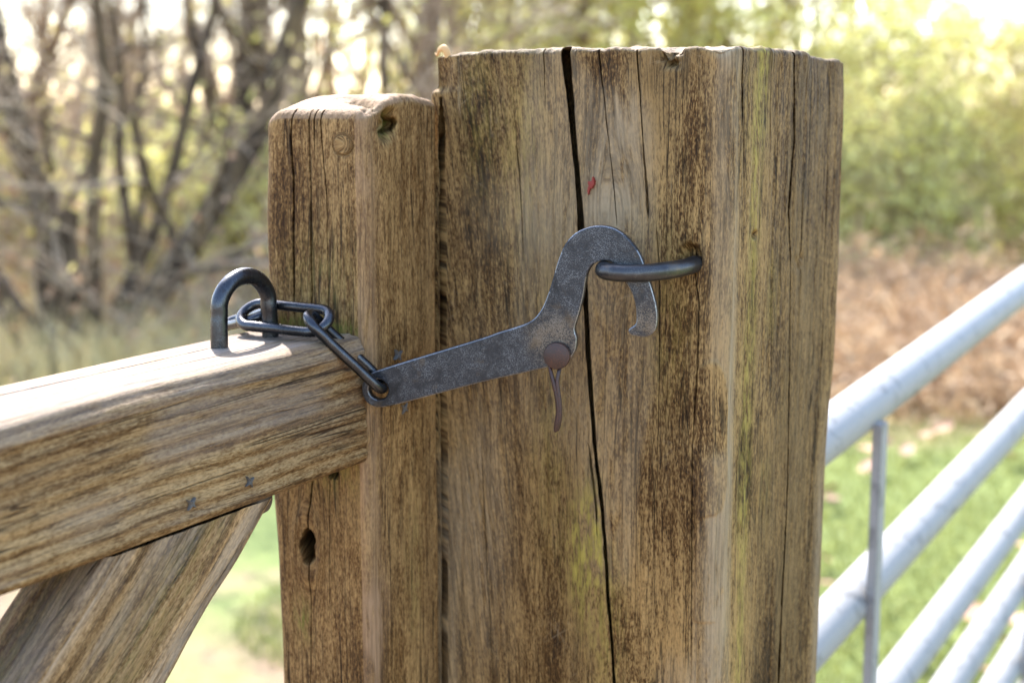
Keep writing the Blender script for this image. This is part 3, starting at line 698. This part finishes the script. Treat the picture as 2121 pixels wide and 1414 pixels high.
RM = Matrix(((hd.x, 0, hn.x, 0), (hd.y, 0, hn.y, 0), (0, 1, 0, 0), (0, 0, 0, 1))); RM.translation = Vector(hp(108.9, 24.8, 0))
hpart('rivet', lathe('rivet', [(.0070, -.0035), (.0074, .0030), (.0079, .0040), (.0079, .0058), (.0075, .0066), (.0066, .0068), (.0045, .0074), (.0020, .0077)], 32, M['rust'], RM), 'round rust brown rivet head on the elbow of the hook')
for nm_, off in (('split_pin', 0.0), ('split_pin', 1.0)):
    pth = smooth_path([hp(104.0+off*6.5, 19-off*1.5, 2.4), hp(105.4+off*4.6, 15.0, 5.0), hp(107.4+off*2.0, 8.5, 6.4), hp(109.4+off*1.2, 0, 6.8), hp(110.2+off*.9, -8, 6.8), hp(109.2+off*1.2, -15, 6.6), hp(108.3+off*1.2, -(19.8-off*.8), 6.2)], 6)
    rr_ = np.interp(np.linspace(0, 1, len(pth)), [0, .3, .8, 1], [.0010, .0013, .0015, .0010])
    V, Q = tubes(pth[None], rr_[None], 10); k = len(pth)
    hpart(nm_, mesh_np('split_pin', V, [Q, np.arange(10)[::-1][None], (np.arange(10)+10*(k-1))[None]], M['rust']), 'bent rusty pin leg hanging below the rivet')
# chain links
chain = empty('chain', (-.035, -.11, 1.236), label='short dark steel chain linking the arched staple to the hook', cat='chain')
chain_inv = Matrix.Translation((.035, .11, -1.236))
def link(p0, p1, side, hw, rad, tw=0.0):
    """p0,p1: centre line ends; side: direction of the link's width"""
    p0, p1, side = Vector(p0), Vector(p1), Vector(side)
    ax = (p1-p0); L = ax.length; ax.normalize(); side = (side-ax*side.dot(ax)).normalized()
    pts = []
    n = 14
    for i in range(n+1):
        th = -math.pi/2+math.pi*i/n
        pts.append((p1-ax*hw)+ax*(hw*math.cos(th))+side*(hw*math.sin(th)))
    for i in range(1, 8): pts.append((p1-ax*hw).lerp(p0+ax*hw, i/8)+side*hw)
    for i in range(n+1):
        th = math.pi/2+math.pi*i/n
        pts.append((p0+ax*hw)+ax*(hw*math.cos(th))+side*(hw*math.sin(th)))
    for i in range(1, 8): pts.append((p0+ax*hw).lerp(p1-ax*hw, i/8)-side*hw)
    me_ = rod('chain_link', [tuple(q) for q in pts], rad, M['chain'], 18, True, wob=.00018)
    o = add('chain_link', me_, chain); o.matrix_parent_inverse = chain_inv; return o
T2 = math.radians(38)
link((-.067, -.113, 1.2415), (-.004, -.1095, 1.2405), (0, math.cos(T2), math.sin(T2)), .0095, .0031)
link((-.104, -.0905, 1.229), (-.0565, -.1065, 1.2405), (-.37, -.87, -.3), .0085, .0031)
link((-.0115, -.1185, 1.2445), tuple(eye+hd*.0022+Vector((0, 0, .0010))), tuple(hn+hd*.12), .0088, .0031)

# ================================================================== BACKGROUND
rng = np.random.default_rng(7)
def bark(name, a, b):
    t = NT(name); o_ = t.obj(); n1 = t.noise(o_, (9, 9, 3), 5, .65); n2 = t.noise(o_, (3, 3, 1.2), 3, .5)
    return t.set(Base_Color=t.mix(t.sstep(t.math('ADD', t.math('MULTIPLY', n1, .6), t.math('MULTIPLY', n2, .4)), .38, .62), a, b), Roughness=.9, Normal=t.bump(n1, .7, .03))
def leafmat(name, a, b, trans=.58, gain=1.0):
    t = NT(name); isl = t.new('NewGeometry').outputs['Random Per Island']
    col = t.mix(isl, a, b)
    t.set(Base_Color=col, Roughness=.6, Specular_IOR_Level=.3)
    tr = t.new('BsdfTranslucent', {0: col}); mx_ = t.new('MixShader', {0: trans})
    t.t.links.new(t.bsdf.outputs[0], mx_.inputs[1]); t.t.links.new(tr.outputs[0], mx_.inputs[2]); t.t.links.new(mx_.outputs[0], t.out.inputs[0])
    return t.m
M['bark_dark'] = bark('dark_bark', srgb(54, 41, 26), srgb(98, 80, 54))
M['bark_brown'] = bark('brown_bark', srgb(98, 76, 54), srgb(150, 124, 96))
M['bark_pale'] = bark('pale_bark', srgb(110, 96, 72), srgb(160, 144, 112))
M['twig'] = bark('twig_bark', srgb(130, 108, 86), srgb(190, 170, 144))
M['leaf_spring'] = leafmat('spring_leaf', srgb(212, 206, 110), srgb(240, 238, 172))
M['leaf_olive'] = leafmat('olive_leaf', srgb(190, 182, 92), srgb(226, 218, 140))
M['leaf_bud'] = leafmat('bud_leaf', srgb(180, 160, 104), srgb(214, 202, 142))
M['leaf_dead'] = leafmat('dead_leaf', srgb(136, 96, 66), srgb(206, 170, 134), .3)
M['bracken'] = leafmat('dead_bracken', srgb(140, 110, 78), srgb(202, 174, 138), .3)
M['straw'] = leafmat('dry_grass', srgb(176, 160, 104), srgb(220, 206, 156), .35)
M['grass'] = leafmat('grass_blade', srgb(90, 100, 46), srgb(144, 146, 82), .4)

def kids(P, R, n, ln, ang, k, up, rr, u0=.25, wob=.22):
    """n child branches on the polylines P"""
    m, kk, _ = P.shape
    seglen = np.linalg.norm(P[:, -1]-P[:, 0], axis=1); i = rng.choice(m, n, p=seglen/seglen.sum())
    u = rng.uniform(u0, 1, n)*(kk-1); j = np.minimum(u.astype(int), kk-2); f = (u-j)[:, None]
    s = P[i, j]*(1-f)+P[i, j+1]*f; tan = P[i, j+1]-P[i, j]; tan /= np.linalg.norm(tan, axis=1, keepdims=True)+1e-9
    q = rng.normal(size=(n, 3)); q -= tan*(q*tan).sum(1, keepdims=True); q /= np.linalg.norm(q, axis=1, keepdims=True)
    a = np.radians(rng.uniform(*ang, n))[:, None]
    d = tan*np.cos(a)+q*np.sin(a); L = rng.uniform(*ln, n)[:, None]/(k-1)
    out = np.empty((n, k, 3)); out[:, 0] = s
    for z in range(1, k):
        d = d+rng.normal(size=(n, 3))*wob; d[:, 2] += up; d /= np.linalg.norm(d, axis=1, keepdims=True)
        out[:, z] = out[:, z-1]+d*L
    r0 = (R[i, j]*(1-f[:, 0])+R[i, j+1]*f[:, 0])*rr
    return out, r0[:, None]*np.linspace(1, .35, k)[None]
def leaves(P, n, size, spread=.06, asp=.6):
    m, kk, _ = P.shape; i = rng.integers(0, m, n); j = rng.integers(0, kk-1, n); f = rng.uniform(0, 1, (n, 1))
    c = P[i, j]*(1-f)+P[i, j+1]*f+rng.normal(size=(n, 3))*spread
    return leafquads(c, rng.uniform(*size, n), asp)
def leafquads(c, s, asp=.6, flat=0.0):
    n = len(c)
    a = rng.normal(size=(n, 3)); a[:, 2] *= (1-flat); a /= np.linalg.norm(a, axis=1, keepdims=True)
    b = rng.normal(size=(n, 3)); b[:, 2] *= (1-flat); b -= a*(a*b).sum(1, keepdims=True); b /= np.linalg.norm(b, axis=1, keepdims=True)
    s = s[:, None]; nn = np.cross(a, b)
    V = np.stack([c-a*s, c+b*s*asp*.8+nn*s*.2, c+a*s, c-b*s*asp*.8+nn*s*.2], 1).reshape(-1, 3)
    return V, np.arange(4*n).reshape(-1, 4)
def poly(pts, k=10):
    p = smooth_path(pts, k); return p[None]
def stem(base, top, k=9, wob=.05, bend=(0, 0)):
    b, t_ = np.array(base, float), np.array(top, float); u = np.linspace(0, 1, k)[:, None]
    p = b+(t_-b)*u+np.concatenate([rng.normal(size=(k, 2))*wob, np.zeros((k, 1))], 1)*(u > 0)
    p[:, :2] += np.array(bend)*(4*u*(1-u))
    return p
CX, CY = cam.location.x, cam.location.y
FW = np.array([-.5225, .8526]); RT = np.array([.8526, .5225])
def at(d, s):                      # ground point: d metres along the view heading from the gate, s metres to the right
    p = np.array([CX, CY])+FW*d+RT*s; return np.array([p[0], p[1], float(hgt(p[0], p[1]))])
def tree(name, d, s, stems, label, barkm, leafm, nb=26, nt=260, nl=900, lsize=(.02, .045), h=4.2, spread=1.0, twig=(.4, 1.1), low=.2, group='trees behind the gates', cat='tree'):
    """stems: list of (lean to the right, lean away, height, base radius)"""
    b = at(d, s); b[2] -= .05
    e = empty(name, tuple(b), label=label, cat=cat, group=group)
    R3 = np.array([RT[0], RT[1], 0]); F3 = np.array([FW[0], FW[1], 0])
    k = 9; SP, SR = [], []
    for (lr, la, hh, r) in stems:
        st0 = R3*rng.uniform(-.06, .06)*len(stems)**.5
        top = R3*lr+F3*la+np.array([0, 0, hh])
        p = stem(st0*(len(stems) > 1), top, k, .03*hh/3, bend=tuple((R3*lr*.12)[:2]))
        SP.append(p); SR.append(r*np.linspace(1, .35, k)*np.array([1.35]+[1]*(k-1)))
    SP, SR = np.array(SP), np.array(SR)
    add('trunk', mesh_np('trunk', *tubes(SP, SR, 9), M[barkm]), e)
    BP, BR = kids(SP, SR, nb, (.8*spread, 1.9*spread), (25, 75), 7, .05, .38, low, .16)
    add('branches', mesh_np('branches', *tubes(BP, BR, 6), M[barkm]), e, kind='stuff')
    TP, TR = kids(BP, BR, nt, twig, (20, 70), 5, .04, .55, .15, .2)
    TR = np.clip(TR, .003, .02)
    T2, R2 = kids(TP, TR, nt*6, (.15, .5), (20, 60), 4, .02, .6, .1, .2); R2 = np.clip(R2, .0014, .004)
    Vt, Qt = join([tubes(TP, TR, 4), tubes(T2, R2, 3)])
    add('twigs', mesh_np('twigs', Vt, Qt, M['twig']), e, kind='stuff')
    if nl: add('foliage', mesh_np('foliage', *leaves(T2, nl, lsize), M[leafm], False), e, kind='stuff')
    return e
for d_, s_, lab_ in ((16.0, -5.2, 'pale twiggy tree standing behind the bare thicket tree'), (19.0, -4.3, 'distant pale bare tree in the far left gap between trunks'), (17.0, -2.9, 'distant bare tree behind the dark twin-trunked tree'), (20.0, -6.6, 'remotest bare tree beyond the end of the wooden gate'), (13.0, -7.4, 'bare tree standing apart beyond the hinge side of the wooden gate'), (10.5, -7.0, 'nearer bare tree beyond the hinge side of the wooden gate')):
    tree('bare_tree', d_, s_, [(-1.2, .2, 4.6, .07), (1.2, .2, 4.4, .06), (.1, .2, 4.8, .06)], lab_, 'bark_brown', 'leaf_bud', 40, 380, 300, low=.1, spread=1.3, twig=(.6, 1.4))
G2 = 'yellow green leafy trees behind the bracken'
tree('hawthorn_tree', 7.6, -2.31, [(-.05, 0, .95, .15), (-1.7, .2, 3.1, .10), (-.6, .3, 3.5, .085), (1.5, .1, 2.8, .09), (.3, -.3, 3.2, .05), (.9, .4, 3.2, .045)], 'gnarled dark multi-stemmed tree forking low beside the wooden gate', 'bark_dark', 'leaf_bud', 30, 200, 500, low=.12)
tree('hazel_sapling', 8.3, -2.25, [(-.12, .1, 3.2, .042), (.1, .2, 2.8, .03)], 'slim dark sapling growing right next to the gnarled forked tree', 'bark_dark', 'leaf_bud', 14, 120, 260)
tree('oak_tree', 9.2, -1.78, [(.05, .2, 4.2, .095), (.35, .1, 4.0, .075), (-.45, .3, 3.8, .06)], 'dark twin-trunked tree behind the short gate stile', 'bark_dark', 'leaf_olive', 30, 200, 600, low=.15)
tree('ash_tree', 12.5, -1.93, [(.1, .2, 5.5, .125)], 'straight pale grey trunk standing beyond the twin-trunked tree', 'bark_pale', 'leaf_bud', 20, 120, 300, low=.3)
tree('birch_tree', 11.0, -1.03, [(.12, .1, 4.8, .062)], 'slender dark upright trunk seen between gate stile and thick post', 'bark_dark', 'leaf_spring', 20, 160, 420, low=.25)
tree('maple_tree', 12.0, -.74, [(.1, .1, 5.0, .13), (.4, 0, 4.6, .06)], 'stout brown trunk seen just left of the thick post top', 'bark_brown', 'leaf_olive', 26, 240, 600, low=.2)
tree('thorn_tree', 13.0, -4.4, [(-1.5, .2, 3.8, .07), (1.3, .2, 3.6, .07), (0.3, 0, 4.0, .06)], 'bare brown thicket tree behind the gnarled forked tree', 'bark_brown', 'leaf_bud', 34, 300, 420, low=.1)
tree('elder_tree', 14.5, -3.1, [(-1.4, .2, 3.8, .07), (1.3, .2, 3.9, .06)], 'brownish twiggy tree far behind the arched staple', 'bark_brown', 'leaf_olive', 34, 300, 560, low=.1)
tree('willow_tree', 10.0, -4.15, [(1.3, .2, 3.2, .07), (-1.0, .1, 3.6, .06)], 'brown branching tree farthest out along the wooden gate', 'bark_brown', 'leaf_bud', 32, 300, 400, low=.12)
tree('rowan_tree', 18.0, -2.1, [(-.3, .2, 5.5, .09), (.5, .2, 5.2, .08)], 'small distant twiggy tree in the gap behind the gate stile', 'bark_brown', 'leaf_spring', 34, 280, 600, low=.12)
tree('beech_tree', 17.0, -.3, [(-.4, .2, 4.5, .09), (.5, .1, 5.2, .08)], 'brown budding tree showing above the split post top', 'bark_brown', 'leaf_olive', 60, 520, 5200, lsize=(.045, .085), low=.06, spread=1.3)
tree('cherry_tree', 16.0, .5, [(-.4, .2, 3.6, .08), (.4, .1, 5.0, .07)], 'yellowish budding tree showing above the middle of the thick post', 'bark_brown', 'leaf_spring', 60, 560, 6500, lsize=(.045, .085), low=.05, spread=1.3, group=G2)
tree('lime_tree', 16.5, 1.75, [(-.4, .2, 3.6, .08), (.5, .1, 5.0, .07)], 'bright spring tree showing over the pale corner of the post', 'bark_brown', 'leaf_spring', 60, 520, 6500, lsize=(.045, .085), low=.04, spread=1.3, group=G2)
tree('alder_tree', 15.0, 3.15, [(-.3, .2, 3.2, .055), (.4, .1, 3.0, .05), (0, .3, 3.2, .045)], 'lush yellow green tree directly beside the thick post edge', 'bark_brown', 'leaf_spring', 46, 240, 4200, lsize=(.03, .06), low=.03, spread=.8, group=G2)
tree('sycamore_tree', 18.0, 4.3, [(.1, .2, 4.0, .05), (.5, .2, 3.6, .05)], 'thin-stemmed spring tree rising behind the yellow green thicket', 'bark_dark', 'leaf_spring', 44, 420, 4200, lsize=(.03, .06), low=.05, group=G2)
tree('leafy_shrub', 13.4, 3.8, [(-.5, .1, 2.3, .03), (.4, .1, 2.2, .03), (0, .3, 2.5, .03), (.1, -.3, 2.0, .025)], 'dense yellow green shrub above the bracken bank', 'bark_brown', 'leaf_spring', 46, 230, 4200, lsize=(.028, .055), low=.02, spread=.55, twig=(.3, .7), group=G2, cat='shrub')
tree('leafy_shrub', 14.4, 5.1, [(-.5, .1, 2.2, .03), (.4, .1, 2.1, .03), (0, .3, 2.3, .03)], 'olive tinged shrub with some brown twigs right of the dense one', 'bark_brown', 'leaf_olive', 46, 230, 4000, lsize=(.028, .055), low=.02, spread=.55, twig=(.3, .7), group=G2, cat='shrub')
tree('leafy_shrub', 13.0, 5.4, [(-.3, .1, 1.7, .025), (.4, .1, 1.8, .025), (0, .3, 1.9, .025)], 'brownish thinly leaved shrub behind the end of the metal gate', 'bark_brown', 'leaf_bud', 60, 420, 3200, lsize=(.025, .05), low=.02, spread=.5, twig=(.3, .7), group=G2, cat='shrub')
tree('young_shrub', 8.9, -2.05, [(-.25, 0, 1.15, .015), (.2, .1, 1.2, .015), (0, .2, 1.0, .012), (.35, -.1, .9, .012)], 'low bright yellow green bush in front of the twin-trunked tree', 'bark_brown', 'leaf_spring', 40, 260, 3000, lsize=(.022, .045), low=.02, spread=.28, twig=(.15, .35), group='low bushes under the trees', cat='bush')
tree('young_shrub', 9.8, -3.55, [(-.25, 0, 1.0, .015), (.2, .1, 1.1, .015), (0, .2, .9, .012)], 'low pale olive bush left of the gnarled forked tree', 'bark_brown', 'leaf_olive', 36, 220, 1700, lsize=(.022, .045), low=.02, spread=.28, twig=(.15, .35), group='low bushes under the trees', cat='bush')

for d_, s_, ht_, lab_, lf_ in ((12.3, 3.0, 1.25, 'low yellow green bush touching the thick post edge above the bracken', 'leaf_spring'), (12.6, 3.85, 1.15, 'low bush with yellowish leaves under the dense shrub', 'leaf_spring'), (12.4, 4.75, 1.05, 'low olive bush between bracken and the thinly leaved shrub', 'leaf_olive'), (12.9, 2.2, 1.3, 'low leafy bush hidden mostly behind the thick post', 'leaf_spring')):
    tree('low_bush', d_, s_, [(-.45, 0, ht_, .014), (.4, .1, ht_*.95, .014), (0, .2, ht_*1.1, .012), (-.2, -.2, ht_*.8, .012), (.65, -.1, ht_*.7, .01), (-.7, .1, ht_*.7, .01)], lab_, 'bark_brown', lf_, 48, 190, 3000, lsize=(.025, .05), low=.02, spread=.28, twig=(.15, .4), group='low bushes along the bracken', cat='bush')
tree('spring_tree', 15.6, 2.35, [(-.5, .2, 3.4, .06), (.5, .1, 3.3, .05), (0, .3, 3.5, .05)], 'airy spring tree between the lush tree and the tree over the pale corner', 'bark_brown', 'leaf_spring', 60, 420, 5500, lsize=(.045, .085), low=.04, spread=1.2, group=G2)
# dead undergrowth below the trees on the left: arching stems, dead leaves
n = 1900
dd = rng.uniform(6.6, 13, n); ss = rng.uniform(-1.3, .02, n)*dd*.62
base = np.array([CX, CY])+dd[:, None]*FW+ss[:, None]*RT
P0 = np.concatenate([base, hgt(base[:, 0], base[:, 1])[:, None]], 1)
k = 7; P = np.empty((n, k, 3)); P[:, 0] = P0
d = rng.normal(size=(n, 3))*.55; d[:, 2] = np.abs(d[:, 2])+.7; d /= np.linalg.norm(d, axis=1, keepdims=True)
L = rng.uniform(.5, 1.7, n)[:, None]/(k-1)
for z in range(1, k):
    d = d+rng.normal(size=(n, 3))*.16; d[:, 2] -= .14; d /= np.linalg.norm(d, axis=1, keepdims=True); P[:, z] = P[:, z-1]+d*L
P[..., 2] = np.maximum(P[..., 2], .01)
Rr = rng.uniform(.003, .008, n)[:, None]*np.linspace(1, .4, k)[None]
K2, KR = kids(P, Rr, 7600, (.15, .5), (20, 70), 4, 0, .6, .1, .2)
V, Q = join([tubes(P, Rr, 4), tubes(K2, np.clip(KR, .0015, .004), 3)])
und = add('bramble_undergrowth', mesh_np('bramble', V, Q, M['twig']), kind='stuff', label='tangled brown bramble stems under the bare trees')
add('dead_leaves', mesh_np('dead_leaves', *leaves(K2, 6500, (.015, .04)), M['leaf_dead'], False), und)
add('young_leaves', mesh_np('young_leaves', *leaves(K2, 2600, (.015, .035)), M['leaf_bud'], False), und)
# dry grass tufts between the stems
def blades(n, dr, sr, h, wdt, lean=.35, mask=None):
    dd = rng.uniform(dr[0]**.5, dr[1]**.5, n)**2; ss = rng.uniform(*sr, n)*dd
    b = np.array([CX, CY])+dd[:, None]*FW+ss[:, None]*RT
    if mask is not None:
        kp = mask(b[:, 0], b[:, 1]); b = b[kp]; n = len(b)
    z = hgt(b[:, 0], b[:, 1]); hh = rng.uniform(*h, n); an = rng.uniform(0, 2*np.pi, n)
    c = np.stack([b[:, 0], b[:, 1], z-.005], 1); wv = np.stack([np.cos(an), np.sin(an), 0*an], 1)*wdt
    ln = np.concatenate([rng.normal(size=(n, 2))*lean, np.ones((n, 1))], 1)*hh[:, None]
    ln2 = ln*.55; ln2[:, :2] *= .6
    V = np.stack([c-wv, c+wv, c+ln2+wv*.7, c+ln2-wv*.7, c+ln], 1)
    i = np.arange(n)[:, None]*5
    return V.reshape(-1, 3), [i+np.array([[0, 1, 2, 3]]), i+np.array([[3, 2, 4]])]
add('dry_grass', mesh_np('dry_grass', *blades(48000, (6.3, 14), (-1.1, .05), (.12, .5), .004, .5), M['straw'], False), kind='stuff', label='pale dry grass under the bare trees')
# turf between the gates and the bracken
gm = lambda x, y: (y+.25*x+2.6*vn(x*1.1, y*1.1, 0*x, 77) > 1.25)
add('turf', mesh_np('turf', *blades(150000, (1.9, 6.8), (-1.0, .62), (.02, .06), .0022, .6, gm), M['grass'], False), kind='stuff', label='short green turf around the metal gate')
# dead bracken bank on the right
n = 3600
dd = rng.uniform(6.3, 11.2, n); ss = rng.uniform(.06, .52, n)*dd
base = np.array([CX, CY])+dd[:, None]*FW+ss[:, None]*RT
P = np.empty((n, 6, 3)); P[:, 0] = np.concatenate([base, hgt(base[:, 0], base[:, 1])[:, None]], 1)
d = rng.normal(size=(n, 3))*.7; d[:, 2] = np.abs(d[:, 2])+.35; d /= np.linalg.norm(d, axis=1, keepdims=True); L = rng.uniform(.25, .75, n)[:, None]/5
for z in range(1, 6):
    d = d+rng.normal(size=(n, 3))*.2; d[:, 2] -= .22; d /= np.linalg.norm(d, axis=1, keepdims=True); P[:, z] = P[:, z-1]+d*L
P[..., 2] = np.maximum(P[..., 2], .012)
Rr = rng.uniform(.002, .005, n)[:, None]*np.linspace(1, .4, 6)[None]
br = add('dead_bracken', mesh_np('bracken_stems', *tubes(P, Rr, 4), M['bracken']), kind='stuff', label='bank of collapsed reddish brown dead bracken behind the metal gate')
add('fronds', mesh_np('fronds', *leaves(P, 42000, (.02, .055), .05, .35), M['bracken'], False), br)
# far hedgerow
M['hedge'] = leafmat('far_hedge_leaf', srgb(116, 110, 84), srgb(160, 152, 120), .15)
n = 26000
th = rng.uniform(-.75, .75, n); dist = rng.uniform(48, 75, n)
hx = CX+dist*(FW[0]*np.cos(th)+RT[0]*np.sin(th)); hy = CY+dist*(FW[1]*np.cos(th)+RT[1]*np.sin(th))
hz = hgt(hx, hy)+rng.uniform(0, 1, n)**1.3*(1.5+.9*vn(hx*.13, hy*.13, 0*hx, 3))
add('far_hedgerow', mesh_np('far_hedgerow', *leafquads(np.stack([hx, hy, hz], 1), rng.uniform(.12, .3, n)), M['hedge'], False), kind='stuff', label='far hedgerow across the field beyond the trees')

# ================================================================== METAL GATE
mg = empty('metal_gate', (.1, .24, .02), label='pale galvanised tubular metal gate hung from the back of the post', cat='gate')
mg_inv = Matrix.Translation((-.1, -.24, -.02))
def mpart(name, me_):
    o = add(name, me_, mg); o.matrix_parent_inverse = mg_inv; return o
SL = .068
for z7, rd in ((1.087, .0225), (.896, .0215), (.742, .0205), (.632, .0205), (.515, .0205), (.40, .0205), (.29, .0205)):
    p = [(.1, y, z7+(y-.7)*SL) for y in np.linspace(.24, 3.2, 24)]
    mpart('rail', rod('gate_tube', p, rd, M['galv'], 24, wob=.0002))
for yb in (.566, 1.34, 2.2, 3.0):
    zt_, zb_ = 1.087+(yb-.7)*SL, .29+(yb-.7)*SL
    bmx = bmesh.new(); bmesh.ops.create_cube(bmx, size=1)
    bmesh.ops.scale(bmx, vec=(.009, .022, zt_-zb_), verts=bmx.verts); bmesh.ops.translate(bmx, vec=(.1245, yb, (zt_+zb_)/2-.008), verts=bmx.verts)
    bmesh.ops.bevel(bmx, geom=bmx.edges[:], offset=.0012, segments=2, affect='EDGES')
    me_ = bpy.data.meshes.new('gate_strap'); bmx.to_mesh(me_); bmx.free(); me_.materials.append(M['galv'])
    mpart('upright', me_)
p = [(.1, .245, z) for z in np.linspace(.25, 1.057, 12)]
mpart('hanging_stile', rod('gate_stile_tube', p, .024, M['galv'], 24))
# fallen leaves on the turf
lv, lf = leafquads(np.zeros((1, 3)), np.array([1.0]), .6)
def leafmesh(i):
    k = 9; u = np.linspace(-1, 1, k); wd = (1-u**2)**.7*(.55+.08*np.sin(9*u+i)); curl = .25*u**2+.05*np.sin(5*u+i)
    V = np.concatenate([np.stack([u, wd, curl+.22*wd], 1), np.stack([u, 0*u, curl], 1), np.stack([u, -wd, curl+.25*wd], 1)])
    q = np.arange(k-1); Q = np.concatenate([np.stack([q+k, q+k+1, q+1, q], 1), np.stack([q+2*k, q+2*k+1, q+k+1, q+k], 1)])
    return mesh_np('fallen_leaf', V, Q, M['leaf_fallen'], True)
t = NT('fallen_leaf'); on = t.new('ObjectInfo').outputs['Random']
M['leaf_fallen'] = t.set(Base_Color=t.mix(on, srgb(112, 72, 50), srgb(172, 132, 100)), Roughness=.7)
lm = [leafmesh(i) for i in range(3)]
for i in range(60):
    d_ = rng.uniform(2.3, 6.2); q_ = at(d_, rng.uniform(.14, .44)*d_)
    o = add('fallen_leaf', lm[i % 3], None, 'curled tan dead leaf lying on the turf behind the metal gate', 'leaf', 'dead leaves scattered on the turf')
    s_ = rng.uniform(.03, .062); o.scale = (s_, s_, s_); o.location = (q_[0], q_[1], q_[2]+.045)
    o.rotation_euler = (rng.normal()*.3, rng.normal()*.3, rng.uniform(0, 6.28))
